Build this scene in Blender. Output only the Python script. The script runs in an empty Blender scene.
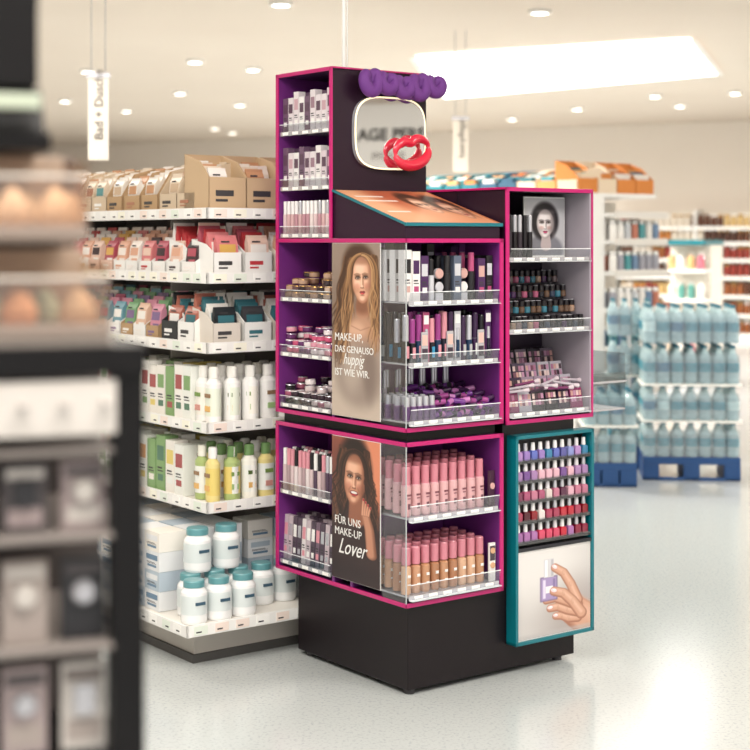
import bpy, math, random
import numpy as np
from mathutils import Matrix, Vector
random.seed(7); np.random.seed(7)
scene=bpy.context.scene
COL=scene.collection
def lin(c):
    c=np.asarray(c,float)/255.0
    return np.where(c<=0.04045,c/12.92,((c+0.055)/1.055)**2.4)
MC={}
def mat(rgb,rough=0.5,metal=0.0,emit=0.0,name=None,alpha=1.0,coat=0.0,spec=.5):
    k=(tuple(rgb),rough,metal,emit,alpha,coat,spec)
    if k in MC: return MC[k]
    m=bpy.data.materials.new(name or 'mat_%d_%d_%d'%tuple(rgb)); m.use_nodes=True
    b=m.node_tree.nodes['Principled BSDF']; l=lin(rgb)
    b.inputs['Base Color'].default_value=(*l,1)
    b.inputs['Roughness'].default_value=rough; b.inputs['Metallic'].default_value=metal
    b.inputs['Specular IOR Level'].default_value=spec
    if alpha<1: b.inputs['Alpha'].default_value=alpha
    if coat: b.inputs['Coat Weight'].default_value=coat
    if emit:
        b.inputs['Emission Color'].default_value=(*l,1); b.inputs['Emission Strength'].default_value=emit
    MC[k]=m; return m
def acrylic(tint=(235,240,240),f=0.06):
    k=('ac',tuple(tint),f)
    if k in MC: return MC[k]
    m=bpy.data.materials.new('clear_acrylic'); m.use_nodes=True; nt=m.node_tree; nt.nodes.clear()
    o=nt.nodes.new('ShaderNodeOutputMaterial'); mx=nt.nodes.new('ShaderNodeMixShader')
    t=nt.nodes.new('ShaderNodeBsdfTransparent'); g=nt.nodes.new('ShaderNodeBsdfGlossy')
    t.inputs[0].default_value=(*lin(tint),1); g.inputs['Roughness'].default_value=0.08
    lw=nt.nodes.new('ShaderNodeLayerWeight'); lw.inputs[0].default_value=.3
    p=nt.nodes.new('ShaderNodeMath'); p.operation='POWER'; p.inputs[1].default_value=3
    q=nt.nodes.new('ShaderNodeMath'); q.operation='MULTIPLY_ADD'; q.inputs[1].default_value=.5; q.inputs[2].default_value=f
    nt.links.new(lw.outputs['Facing'],p.inputs[0]); nt.links.new(p.outputs[0],q.inputs[0]); nt.links.new(q.outputs[0],mx.inputs[0])
    nt.links.new(t.outputs[0],mx.inputs[1]); nt.links.new(g.outputs[0],mx.inputs[2]); nt.links.new(mx.outputs[0],o.inputs[0])
    MC[k]=m; return m
class MB:
    def __init__(s,name,M=None,parent=None):
        s.name=name; s.M=M or Matrix.Identity(4); s.parent=parent
        s.v=[];s.f=[];s.mi=[];s.sm=[];s.mats=[];s.X=Matrix.Identity(4)
    def at(s,x=0,y=0,z=0,rz=0,rx=0,ry=0):
        s.X=Matrix.Translation((x,y,z))@Matrix.Rotation(rz,4,'Z')@Matrix.Rotation(rx,4,'X')@Matrix.Rotation(ry,4,'Y'); return s
    def add(s,vs,fs,m,smooth=False):
        if m not in s.mats: s.mats.append(m)
        i=s.mats.index(m); o=len(s.v); X=s.X
        s.v.extend([tuple(X@Vector(p)) for p in vs])
        for f in fs: s.f.append([o+k for k in f]); s.mi.append(i); s.sm.append(smooth)
    def box(s,x0,x1,y0,y1,z0,z1,m):
        vs=[(x0,y0,z0),(x1,y0,z0),(x1,y1,z0),(x0,y1,z0),(x0,y0,z1),(x1,y0,z1),(x1,y1,z1),(x0,y1,z1)]
        s.add(vs,[(0,3,2,1),(4,5,6,7),(0,1,5,4),(1,2,6,5),(2,3,7,6),(3,0,4,7)],m)
    def prism(s,poly,x0,x1,m):
        n=len(poly); vs=[(x0,p[0],p[1]) for p in poly]+[(x1,p[0],p[1]) for p in poly]
        fs=[tuple(range(n))[::-1],tuple(range(n,2*n))]+[(i,(i+1)%n,n+(i+1)%n,n+i) for i in range(n)]
        s.add(vs,fs,m)
    def lathe(s,prof,ms,n=12,sx=1,sy=1,cap=True):
        rings=[[(r*sx*math.cos(2*math.pi*k/n),r*sy*math.sin(2*math.pi*k/n),z) for k in range(n)] for r,z in prof]
        for i in range(len(prof)-1):
            m=ms[i] if isinstance(ms,(list,tuple)) else ms
            s.add(rings[i]+rings[i+1],[(k,(k+1)%n,n+(k+1)%n,n+k) for k in range(n)],m,True)
        if cap:
            m0=ms[0] if isinstance(ms,(list,tuple)) else ms; m1=ms[-1] if isinstance(ms,(list,tuple)) else ms
            s.add(rings[0],[tuple(range(n))[::-1]],m0); s.add(rings[-1],[tuple(range(n))],m1)
    def rings(s,rs,m):
        for i in range(len(rs)-1):
            a,b=rs[i],rs[i+1]
            q=lambda r:[(-r[0],-r[1],r[2]),(r[0],-r[1],r[2]),(r[0],r[1],r[2]),(-r[0],r[1],r[2])]
            mm=m[i] if isinstance(m,(list,tuple)) else m
            s.add(q(a)+q(b),[(k,(k+1)%4,4+(k+1)%4,4+k) for k in range(4)],mm)
        r=rs[-1]; mm=m[-1] if isinstance(m,(list,tuple)) else m
        s.add([(-r[0],-r[1],r[2]),(r[0],-r[1],r[2]),(r[0],r[1],r[2]),(-r[0],r[1],r[2])],[(0,1,2,3)],mm)
    def done(s,bevel=0):
        me=bpy.data.meshes.new(s.name); me.from_pydata(s.v,[],s.f)
        for m in s.mats: me.materials.append(m)
        me.polygons.foreach_set('material_index',s.mi); me.polygons.foreach_set('use_smooth',s.sm); me.update()
        ob=bpy.data.objects.new(s.name,me); COL.objects.link(ob)
        if s.parent: ob.parent=s.parent
        else: ob.matrix_world=s.M
        if bevel:
            bm=ob.modifiers.new('bevel','BEVEL'); bm.width=bevel; bm.segments=2; bm.limit_method='ANGLE'
        return ob
def empty(name,M):
    e=bpy.data.objects.new(name,None); COL.objects.link(e); e.matrix_world=M; e.empty_display_size=.1; return e
ROT=math.atan2(.6,.8)
T=Matrix.Translation((.108,4.98,0))@Matrix.Rotation(ROT,4,'Z')
# ---------- materials
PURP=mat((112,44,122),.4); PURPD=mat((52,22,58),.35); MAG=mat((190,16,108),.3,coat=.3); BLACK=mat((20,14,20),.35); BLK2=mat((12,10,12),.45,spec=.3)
SILV=mat((206,206,212),.22,.5); WHITE=mat((238,237,234),.4); CREAM=mat((232,224,212),.5); TEAL=mat((0,112,124),.35,coat=.3)
GREY=mat((150,150,152),.4); GOLD=mat((200,160,90),.25,.8); PINKC=mat((216,146,158),.35); SKIN=[mat(c,.2,coat=.5) for c in [(206,160,124),(190,140,104),(214,172,140),(172,120,86),(200,150,116)]]
CARD=mat((182,150,112),.8); CLEAR=acrylic(); DKG=mat((60,58,60),.5); RED=mat((200,24,40),.3); SHIELD=acrylic((246,248,250),.10)
def palette(l,r=.4): return [mat(c,r) for c in l]

# ---------- room
def noisemat(name,c1,c2,scale,rough,thr=None):
    m=bpy.data.materials.new(name); m.use_nodes=True; nt=m.node_tree; b=nt.nodes['Principled BSDF']
    tc=nt.nodes.new('ShaderNodeTexCoord'); n=nt.nodes.new('ShaderNodeTexNoise'); n.inputs['Scale'].default_value=scale; n.inputs['Detail'].default_value=4
    r=nt.nodes.new('ShaderNodeValToRGB'); r.color_ramp.elements[0].color=(*lin(c1),1); r.color_ramp.elements[1].color=(*lin(c2),1)
    if thr: r.color_ramp.elements[0].position=thr[0]; r.color_ramp.elements[1].position=thr[1]
    nt.links.new(tc.outputs['Object'],n.inputs['Vector']); nt.links.new(n.outputs['Fac'],r.inputs['Fac']); nt.links.new(r.outputs['Color'],b.inputs['Base Color'])
    b.inputs['Roughness'].default_value=rough; return m
fm=noisemat('floor_terrazzo',(168,174,176),(186,191,191),90,.16,(.34,.48))
cm=noisemat('ceiling_paint',(216,202,188),(225,213,200),.6,.9)
wm=noisemat('wall_paint',(232,222,211),(238,229,219),.8,.8)
def wallY(X): return 22.9-(X-5.67)*.534
XL,XR,YF=-9.,11.,-4.
def slab(name,poly,z0,z1,m):
    b=MB(name); n=len(poly)
    b.add([(x,y,z0) for x,y in poly]+[(x,y,z1) for x,y in poly],[tuple(range(n))[::-1],tuple(range(n,2*n))]+[(i,(i+1)%n,n+(i+1)%n,n+i) for i in range(n)],m); return b.done()
H=3.3
P=[(XL,YF),(XR,YF),(XR,wallY(XR)),(XL,wallY(XL))]
slab('floor',P,-.1,0,fm); slab('ceiling',P,H,H+.1,cm)
slab('wall_back',[(XL,wallY(XL)),(XR,wallY(XR)),(XR+.1,wallY(XR)+.2),(XL,wallY(XL)+.2)],0,H,wm)
slab('wall_left',[(XL-.15,YF),(XL,YF),(XL,wallY(XL)),(XL-.15,wallY(XL))],0,H,wm)
slab('wall_right',[(XR,YF),(XR+.15,YF),(XR+.15,wallY(XR)),(XR,wallY(XR))],0,H,wm)
def cpt(x,y,z=H):
    Y=(z-1.5)*1516/(240-y); return ((x-375)*Y/1516,Y)
sk=MB('skylight_panel'); q=[cpt(*p) for p in [(415,55),(690,37),(718,73),(445,97)]]
EM=mat((255,253,250),.5,0,3.6)
sk.add([(x,y,H-.02) for x,y in q],[(0,1,2,3)],EM)
for i in range(4):
    a=Vector((*q[i],0)); c=Vector((*q[(i+1)%4],0)); d=(c-a).normalized(); n=Vector((d.y,-d.x,0))*.06
    sk.add([(a.x,a.y,H-.03),(c.x,c.y,H-.03),(c.x+n.x,c.y+n.y,H-.03),(a.x+n.x,a.y+n.y,H-.03)],[(0,1,2,3)],WHITE)
sk.done()
dl=MB('ceiling_downlights'); EM2=mat((255,250,240),.5,0,9.0)
spots=[(540,10),(253,68),(240,104),(655,95),(680,105),(577,108),(215,128),(232,132),(126,110),(180,92),(65,100),(281,2),(195,60),(735,92),(88,70),(512,118),(350,118)]
for p in spots:
    x,y=cpt(*p); dl.at(x,y,H-.03); dl.lathe([(.065,0),(.09,0),(.09,.03)],[WHITE,WHITE],14,cap=False); dl.lathe([(.065,.004),(.065,.02)],EM2,14)
dl.done()

# ---------- painter
class Paint:
    def __init__(s,W,Hh,nx,ny,bg):
        s.W,s.H=W,Hh; s.nx,s.ny=nx,ny
        s.x,s.y=np.meshgrid(np.linspace(0,W,nx),np.linspace(0,Hh,ny))
        s.c=np.zeros((ny,nx,3))+np.array(bg,float)
    def mixin(s,m,col):
        m=np.clip(m,0,1)[...,None]; s.c=s.c*(1-m)+np.array(col,float)*m
    def ell(s,cx,cy,rx,ry,col,soft=.12,rot=0,al=1):
        c,n=math.cos(rot),math.sin(rot); X=s.x-cx;Y=s.y-cy
        u=(X*c+Y*n)/rx; v=(-X*n+Y*c)/ry; d=np.sqrt(u*u+v*v); m=np.clip((1+soft/2-d)/soft,0,1); m=m*m*(3-2*m); s.mixin(m*al,col)
    def line(s,pts,r,col,al=1,soft=.6,r1=None):
        M=np.zeros_like(s.x); n=len(pts)-1; r1=r if r1 is None else r1
        for i in range(n):
            x0,y0=pts[i];x1,y1=pts[i+1]; a=r+(r1-r)*i/n; b=r+(r1-r)*(i+1)/n
            dx,dy=x1-x0,y1-y0; L=dx*dx+dy*dy+1e-9; t=np.clip(((s.x-x0)*dx+(s.y-y0)*dy)/L,0,1)
            d=np.hypot(s.x-x0-t*dx,s.y-y0-t*dy)-(a+(b-a)*t); M=np.maximum(M,np.clip(.5-d/soft,0,1))
        s.mixin(M*al,col)
    def cap(s,x0,y0,x1,y1,r0,r1,col,soft=.6,al=1): s.line([(x0,y0),(x1,y1)],r0,col,al,soft,r1)
    def rect(s,x0,x1,y0,y1,col,soft=.5,al=1):
        m=np.clip((s.x-x0)/soft+.5,0,1)*np.clip((x1-s.x)/soft+.5,0,1)*np.clip((s.y-y0)/soft+.5,0,1)*np.clip((y1-s.y)/soft+.5,0,1); s.mixin(m*al,col)
def strand(P,x0,y0,x1,y1,amp,ph,r,col,al=1,fr=1.5,soft=.8):
    pts=[]
    for i in range(13):
        k=i/12; pts.append((x0+(x1-x0)*k+amp*(math.sin(ph+k*fr*2*math.pi)-math.sin(ph))*min(1,k*1.5), y0+(y1-y0)*k))
    P.line(pts,r,col,al,soft,r*.4)
def framing(P,cx,top,w,h,side,cols,n,xe,ye,r=.8):
    for i in range(n):
        off=random.uniform(.90,1.45); x_e=xe+random.uniform(-4,4)*(w/9.6); y_e=ye+random.uniform(-20,20); ph=random.uniform(0,6); pts=[]
        for j in range(9):
            a=j/8*math.pi/2; pts.append((cx+side*w*off*math.sin(a),top+h-(h*(1.0+.18*(off-.9)))*math.cos(a)))
        x0,y0=pts[-1]
        for j in range(1,12):
            k=j/11; pts.append((x0+(x_e-x0)*k+2.2*(math.sin(ph+k*8)-math.sin(ph))*min(1,k*2),y0+(y_e-y0)*k))
        lim=random.uniform(.84,.98)
        pts=[(min(x,cx-w*lim) if (side<0 and top+h*.75<y<top+h*1.9) else (max(x,cx+w*lim) if (side>0 and top+h*.75<y<top+h*1.9) else x),y) for x,y in pts]
        P.line(pts,r*random.uniform(.5,1.1),random.choice(cols),.8,.9,r*.4)
def face(P,cx,cy,w,h,skin,dark,lite,lip,hairc,smile=False,tilt=0):
    dk=np.array(dark,float);lt=np.array(lite,float);sk=np.array(skin,float)
    c,n=math.cos(tilt),math.sin(tilt)
    def q(u,v): X,Y=u*w,v*h; return cx+X*c-Y*n*w/h, cy+Y*c+X*n
    def E(u,v,ru,rv,col,soft,al=1): x,y=q(u,v); P.ell(x,y,ru*w,rv*h,col,soft,tilt*.5,al)
    E(0,-.05,1,.95,dk,.15); E(-.02,.28,.74,.74,dk,.15); E(-.05,-.08,.86,.86,sk,.5); E(-.06,.3,.62,.62,sk,.5)
    E(-.2,-.5,.5,.26,lt,1.2,.7); E(-.42,.16,.3,.2,lt,1.2,.8); E(.32,.16,.24,.18,lt,1.2,.45); E(-.05,.8,.22,.1,lt,1.2,.6)
    E(-.55,.36,.3,.2,dk,1.3,.45); E(.55,.36,.3,.22,dk*.92,1.3,.6); E(-.45,.26,.28,.12,(222,130,112),1.3,.25); E(.45,.26,.26,.12,(206,112,96),1.3,.25)
    E(.9,.0,.28,.8,dk*.8,1.2,.6); E(0,-.85,.9,.18,dk*.85,1.2,.6)
    for sgn in (-1,1):
        ex=.38*sgn-.03
        E(ex,-.13,.27,.12,dk*.68,1.1,.75); E(ex,-.19,.24,.05,dk*.55,1.0,.5)
        E(ex,-.10,.17,.042,(198,182,172),.6); E(ex+.02,-.105,.085,.048,(56,42,34),.5); E(ex+.02,-.105,.04,.024,(10,7,7),.5); E(ex-.01,-.12,.018,.010,(240,236,232),.8,.8)
        P.line([q(ex-.23,-.085),q(ex-.1,-.145),q(ex+.1,-.15),q(ex+.24,-.11)],w*.038,(26,16,14),.9,w*.07)
        P.line([q(ex-.20,-.07),q(ex,-.045),q(ex+.2,-.075)],w*.015,dk*.5,.5,w*.08)
        P.line([q(ex-.30,-.25),q(ex-.05,-.295),q(ex+.27,-.25)],w*.05,hairc,.6,w*.13,w*.02)
    E(.10,.1,.09,.26,dk*.88,1.2,.6); E(-.05,.08,.05,.24,lt,1.2,.8); E(-.02,.27,.11,.045,lt,1.0,.7)
    E(-.12,.325,.045,.018,dk*.42,.9,.8); E(.09,.325,.045,.018,dk*.42,.9,.8); E(0,.36,.18,.03,dk*.78,1.2,.6)
    L=np.array(lip,float)
    if smile:
        E(0,.54,.38,.10,L*.75,.3); E(0,.528,.31,.07,(60,18,22),.4); E(0,.52,.30,.052,(236,230,224),.4); E(0,.61,.25,.038,L*1.1,.7)
        for sgn in(-1,1): P.line([q(sgn*.30,.3),q(sgn*.46,.43),q(sgn*.47,.56)],w*.02,dk*.75,.5,w*.14)
    else:
        E(-.10,.525,.15,.045,L*.75,.4); E(.11,.525,.15,.045,L*.7,.4); E(0,.58,.23,.055,L,.4); P.line([q(-.26,.545),q(0,.555),q(.26,.545)],w*.02,L*.3,.9,w*.07); E(-.05,.595,.09,.02,np.minimum(L*1.4,255),1.0,.8)
    E(0,.67,.18,.035,dk*.82,1.2,.7)
PM=bpy.data.materials.new('printed_poster'); PM.use_nodes=True
_a=PM.node_tree.nodes.new('ShaderNodeAttribute'); _a.attribute_name='Col'
PM.node_tree.links.new(_a.outputs['Color'],PM.node_tree.nodes['Principled BSDF'].inputs['Base Color']); PM.node_tree.nodes['Principled BSDF'].inputs['Roughness'].default_value=.3
def poster(name,P,O,U,V,parent):
    O,U,V=map(np.array,(O,U,V)); nx,ny=P.nx,P.ny
    u=np.linspace(0,1,nx); v=1-np.linspace(0,1,ny)
    uu,vv=np.meshgrid(u,v); co=O+uu[...,None]*U+vv[...,None]*V
    idx=np.arange(nx*ny).reshape(ny,nx)
    f=np.stack([idx[:-1,:-1],idx[1:,:-1],idx[1:,1:],idx[:-1,1:]],-1).reshape(-1,4)
    me=bpy.data.meshes.new(name); me.from_pydata(co.reshape(-1,3).tolist(),[],f.tolist())
    ca=me.color_attributes.new('Col','FLOAT_COLOR','POINT')
    c=np.ones((nx*ny,4)); c[:,:3]=lin(np.clip(P.c,0,255)).reshape(-1,3); ca.data.foreach_set('color',c.ravel())
    me.materials.append(PM); ob=bpy.data.objects.new(name,me); COL.objects.link(ob); ob.parent=parent; return ob
def text(name,body,O,Xd,Yd,size,m,parent,align='LEFT',ext=.0004,shear=0,sx=1,bold=0):
    cu=bpy.data.curves.new(name,'FONT'); cu.body=body; cu.size=size; cu.extrude=ext; cu.align_x=align; cu.resolution_u=3; cu.shear=shear; cu.offset=bold
    cu.materials.append(m); ob=bpy.data.objects.new(name,cu); COL.objects.link(ob)
    X=Vector(Xd).normalized(); Y=Vector(Yd).normalized(); Z=X.cross(Y); M=Matrix((X,Y,Z)).transposed().to_4x4(); M.translation=Vector(O)
    M=M@Matrix.Diagonal((sx,1,1,1))
    if parent: ob.parent=parent; ob.matrix_local=M
    else: ob.matrix_world=M
    return ob

# ---------- TOWER
TW=empty('cosmetics_display_tower',T)
b=MB('plinth_base',parent=TW)
b.box(0,.757,0,.645,.018,.30,mat((19,10,15),.42,spec=.35))
for x in(.03,.70):
    for y in (.03,.60): b.at(x,y,0).lathe([(.018,0),(.018,.02)],DKG,10)
b.at(); b.done(.003)
e=MB('cabinet_frames',parent=TW)
def edgeL(z0,z1,b0,b1,mt=MAG): e.box(-.034,-.028,b0,b1,z0,z1,mt)
def edgeF(z0,z1,a0,a1,bb=-.03,mt=MAG): e.box(a0,a1,bb-.004,bb+.002,z0,z1,mt)
t=.014
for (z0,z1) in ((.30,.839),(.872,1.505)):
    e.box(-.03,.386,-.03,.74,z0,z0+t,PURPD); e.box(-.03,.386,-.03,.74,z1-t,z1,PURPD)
    e.box(.372,.386,-.03,.27,z0,z1,PURP); e.box(-.028,.386,.27,.285,z0,z1,PURP)
    e.box(.19,.386,.285,.74,z0,z1,PURP); e.box(-.03,.386,.726,.74,z0,z1,PURP)
    e.box(-.03,.19,.375,.389,z0,z1,PURP)
    for zz in (z0,z1-t): edgeL(zz,zz+t,-.034,.74); edgeF(zz,zz+t,-.034,.39)
    edgeL(z0,z1,.726,.742); edgeF(z0,z1,.374,.39)
e.box(-.01,.37,-.01,.72,.839,.872,BLK2)
z0,z1=1.505,2.105
HEAD=mat((36,14,32),.4,spec=.3)
e.box(-.03,.39,.389,.74,z1-t,z1,PURPD); e.box(-.03,.39,.726,.74,z0,z1,PURP); e.box(.19,.39,.40,.74,z0,z1-t,PURP)
e.box(-.03,.39,.389,.403,z0,z1,HEAD)
edgeL(z1-t,z1,.389,.742); edgeL(z0,z1,.726,.742); edgeL(z0,z1,.387,.402); edgeF(z1-.006,z1,-.034,.39,.389)
a0,a1,z0,z1=.405,.82,.865,1.682
e.box(a0,a1,-.03,.70,z0,z0+t,PURPD); e.box(a0,a1,-.03,.70,z1-t,z1,BLACK); e.box(a0,a0+t,-.03,.70,z0,z1,mat((38,18,36),.4,spec=.3)); e.box(a1-t,a1,-.03,.70,z0,z1,mat((170,162,172),.3))
e.box(a0,a1,.22,.235,z0,z1,mat((44,32,48),.4)); e.box(a0,a1,.69,.70,z0,z1,BLACK)
for zz in (z0,z1-t): edgeF(zz,zz+t,a0-.004,a1)
edgeF(z0,z1,a0-.004,a0+t-.002); edgeF(z0,z1,a1-.008,a1)
e.box(a0-.004,a0+.002,-.03,.70,z1-.008,z1,MAG)
e.box(.41,.75,-.005,.55,.30,z0,BLACK)
a0,a1,z0,z1=.430,.806,.104,.826
tt=.012
e.box(a0,a1,-.004,-.002,z0,z1,BLK2)
e.box(a0,a0+tt,-.052,-.002,z0,z1,TEAL); e.box(a1-tt,a1,-.052,-.002,z0,z1,TEAL); e.box(a0,a1,-.052,-.002,z0,z0+tt,TEAL); e.box(a0,a1,-.052,-.002,z1-tt,z1,TEAL)
e.box(a0+tt,a1-tt,-.050,-.004,.425,.437,mat((60,60,66),.3,.5))
e.box(a0+tt,a1-tt,-.045,-.004,z0+tt,.425,WHITE)
e.prism([(-.02,1.505),(.388,1.505),(.388,1.672),(-.02,1.553)],-.025,.384,mat((42,18,40),.4,spec=.3))
def slopez(y): return 1.553+(y+.02)/.408*.119
e.prism([(-.026,1.548),(.388,1.668),(.388,1.676),(-.026,1.556)],-.032,-.024,TEAL)
e.prism([(-.026,1.548),(.388,1.668),(.388,1.676),(-.026,1.556)],.383,.391,mat((200,120,80),.4))
e.box(-.032,.391,-.03,-.022,1.546,1.558,TEAL)
e.done(.0015)
s=MB('shelf_trays',parent=TW)
LIPM=mat((240,243,246),.12)
def shelfF(a0,a1,b0,b1,z,lip=.022):
    s.box(a0,a1,b0,b1,z-.006,z,SILV); s.box(a0,a1,b0-.004,b0,z-.012,z+.003,SILV)
    s.prism([(b0-.006,z+.004),(b0-.003,z+.004),(b0-.010,z+lip+.01),(b0-.013,z+lip+.01)],a0,a1,SHIELD)
    s.box(a0,a1,b0-.0140,b0-.011,z+lip+.009,z+lip+.0115,LIPM)
    s.box(a0,a1,b0-.020,b0-.004,z-.013,z-.011,LIPM); s.box(a0,a1,b0-.021,b0-.019,z-.014,z-.003,SHIELD)
    n=int((a1-a0)/.06)
    for i in range(n):
        x=a0+.02+i*(a1-a0-.02)/n; s.box(x,x+.035,b0-.0065,b0-.0045,z-.010,z+.001,mat((245,244,240),.5))
def shelfL(b0,b1,a0,a1,z,lip=.022):
    s.box(a0,a1,b0,b1,z-.006,z,SILV); s.box(a0-.004,a0,b0,b1,z-.012,z+.003,SILV)
    s.box(a0-.006,a0-.004,b0,b1,z+.004,z+lip+.006,SHIELD); s.box(a0-.0065,a0-.0035,b0,b1,z+lip+.006,z+lip+.008,LIPM)
    n=max(1,int((b1-b0)/.06))
    for i in range(n):
        y=b0+.01+i*(b1-b0)/n; s.box(a0-.0065,a0-.0045,y,y+.035,z-.010,z+.001,mat((245,244,240),.5))
for z in (1.297,1.095): shelfF(-.018,.368,-.025,.26,z)
shelfF(-.02,.368,-.03,.26,.905,.03); shelfF(-.018,.368,-.025,.26,.59,.03); shelfF(-.02,.368,-.03,.26,.335,.03)
for z in (1.89,1.69,1.49+.03,1.29,1.09,.905,.59,.335): shelfL(.405,.722,-.022,.185,z)
shelfF(.422,.803,-.024,.215,1.437); shelfF(.422,.803,-.024,.215,1.189); shelfF(.422,.803,-.024,.215,.90,.03)
s.box(-.032,-.029,-.03,.10,.314,.825,SHIELD); s.box(-.032,-.029,-.03,.10,.89,1.49,SHIELD)
for z0,z1 in ((.314,.825),(.886,1.49)): s.box(-.034,-.031,-.034,-.031,z0,z1,mat((190,196,200),.15,.3))
AC2=acrylic((226,232,234),.12)
s.box(.82,1.06,.04,.34,.975,.982,AC2); s.box(.82,1.06,.036,.04,.965,1.01,AC2); s.box(.82,1.06,.034,.037,.972,.980,SILV); s.box(.82,1.06,.04,.34,.87,.876,SILV)
s.box(1.056,1.06,.04,.34,.876,1.08,AC2)
s.done()
c=MB('power_cable',parent=TW); c.at(.10,.50,2.105); c.lathe([(.007,0),(.007,H-2.105-.02)],WHITE,8); c.at(.115,.50,2.105).lathe([(.003,0),(.003,H-2.105-.02)],WHITE,6); c.at(.10,.50,2.105).lathe([(.03,H-2.105-.03),(.03,H-2.105)],WHITE,12); c.done()

# poster 1 (48 x 177)
P1=Paint(48,177,150,480,(166,150,140))
P1.ell(8,70,40,80,(132,114,102),1.2); P1.ell(30,10,40,30,(146,128,116),1.2)
P1.ell(24,160,60,50,(190,174,160),1.2)
P1.ell(28,26,17,26,(70,46,32),.4,-.1)
for i in range(60):
    k=random.random(); col=[(66,42,28),(92,62,40),(122,86,56),(146,108,72)][min(3,int(k*4))]
    strand(P1,19+random.uniform(-6,5),18+random.uniform(-4,8),random.uniform(0,21),random.uniform(74,132),2.6,random.uniform(0,6),random.uniform(.8,1.8),col,.85,1.5,1.1)
for i in range(30): strand(P1,42+random.uniform(-2,3),16+random.uniform(-4,6),random.uniform(39,49),random.uniform(66,112),2.0,random.uniform(0,6),1.3,random.choice([(66,42,28),(92,62,40),(122,86,56)]),.9)
P1.cap(31,48,31,70,5,6.5,(158,108,84),1.8); P1.ell(30,96,17,24,(186,142,116),.6); P1.ell(31,63,7,8,(126,82,60),1.1,0,.8); P1.ell(25,88,8,8,(214,172,146),1.2,0,.8); P1.line([(20,84),(29,88),(38,84)],.4,(140,96,74),.6,1.2)
P1.ell(28,132,24,34,(146,130,120),.6,0,.9); P1.ell(20,128,9,24,(178,162,150),1.2,0,.8); P1.ell(38,130,6,26,(118,102,94),1.2,0,.7)
face(P1,30.5,37,10.2,23,(218,168,140),(172,118,92),(246,208,182),(180,70,72),(82,54,36),False,-.08)
HC=[(176,134,92),(198,158,112),(140,100,66),(92,60,38),(112,78,50),(72,46,30)]
framing(P1,30.5,12,10.2,18,-1,HC,48,12,106,.85); framing(P1,30.5,12,10.2,18,1,HC,30,43,94,.85)
s_=MB('poster_panels',parent=TW)
s_.box(-.038,-.0345,.10,.378,.895,1.49,WHITE); s_.box(-.038,-.0345,.10,.378,.335,.825,WHITE); s_.done()
poster('poster_blonde_woman',P1,(-.0388,.377,.896),(0,-.276,0),(0,0,.593),TW)
Lx=(0,-1,0);Ly=(0,0,1)
for i,(tx,sz) in enumerate([("MAKE-UP,",.038),("DAS GENAUSO",.033),("IST WIE WIR.",.035)]):
    text('poster_caption',tx,(-.0395,.360,1.155-[0,.040,.120][i]),Lx,Ly,sz,WHITE,TW)
text('poster_caption','huppig',(-.0395,.310,1.075),Lx,Ly,.055,WHITE,TW,shear=.4,sx=.8)
# poster 2 (48 x 144)
P2=Paint(48,144,150,420,(176,98,74))
P2.ell(42,20,26,44,(214,134,102),1.2); P2.ell(4,60,18,70,(116,64,54),1.2)
P2.ell(24,120,36,62,(52,34,34),.5)
P2.ell(23,34,17,38,(34,21,19),.4)
for i in range(76):
    sd=random.choice([-1,1]); strand(P2,23+sd*random.uniform(9,15),12+random.uniform(-3,10),(random.uniform(0,11) if sd<0 else random.uniform(35,46)),random.uniform(46,90),2.6,random.uniform(0,6),random.uniform(.7,1.5),random.choice([(34,20,18),(56,34,26),(84,52,38),(24,14,12),(110,72,50)]),.85,2,1.0)
P2.cap(24,52,25,80,6,8,(146,92,70),2)
face(P2,23,41,11,25,(206,148,118),(150,92,70),(240,196,168),(164,36,48),(40,24,20),True,.08)
HC2=[(34,20,18),(84,52,38),(112,74,52),(52,32,26),(40,24,20)]
framing(P2,23,13,11,22,-1,HC2,40,6,76,.85); framing(P2,23,13,11,22,1,HC2,34,41,68,.85)
P2.line([(40,112),(38,88),(34,74)],5,(134,86,66),1,1,4); P2.line([(39,112),(37,88),(33.5,74)],3.6,(190,134,108),1,2.5,3)
for k in range(4): P2.line([(31+k*1.9,74),(31.5+k*2.1,66+k),(32+k*2.3,58+k*2.4)],1.35,(146,94,72),1,.5,1.0); P2.line([(30.8+k*1.9,74),(31.3+k*2.1,66+k),(31.8+k*2.3,58.5+k*2.4)],.9,(210,154,126),1,.9,.7); P2.ell(31.9+k*2.3,59+k*2.4,.7,1.4,(170,40,56),.5)
P2.rect(0,48,128,144,(42,28,30),14,.7)
poster('poster_brunette_woman',P2,(-.0388,.377,.336),(0,-.276,0),(0,0,.488),TW)
for i,tx in enumerate(["FÜR UNS","MAKE-UP"]): text('poster_caption',tx,(-.0395,.36,.525-.038*i),Lx,Ly,.038,WHITE,TW)
text('poster_caption','Lover',(-.0395,.34,.425),Lx,Ly,.075,WHITE,TW,shear=.45,sx=.9)
# slope poster
P3=Paint(100,60,150,100,(218,138,92))
P3.ell(20,30,40,44,(240,180,140),1.2); P3.ell(56,10,30,30,(190,100,70),1.0); P3.ell(80,50,40,30,(230,160,120),1.2)
P3.ell(63,20,14,16,(80,52,38),.5); face(P3,63,28,9,14,(232,182,154),(186,124,96),(250,214,190),(190,70,70),(80,50,36))
P3.ell(86,26,14,18,(50,30,26),.5); face(P3,86,36,9,15,(224,168,140),(170,110,84),(246,206,180),(180,50,60),(50,30,26))
for y,x1 in ((12,36),(20,42),(40,30)): P3.line([(8,y),(x1,y)],1.1,(250,240,232))
poster('header_poster',P3,(-.022,-.018,slopez(-.02)+.004),(.404,0,0),(0,.402,.1175),TW)
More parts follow.
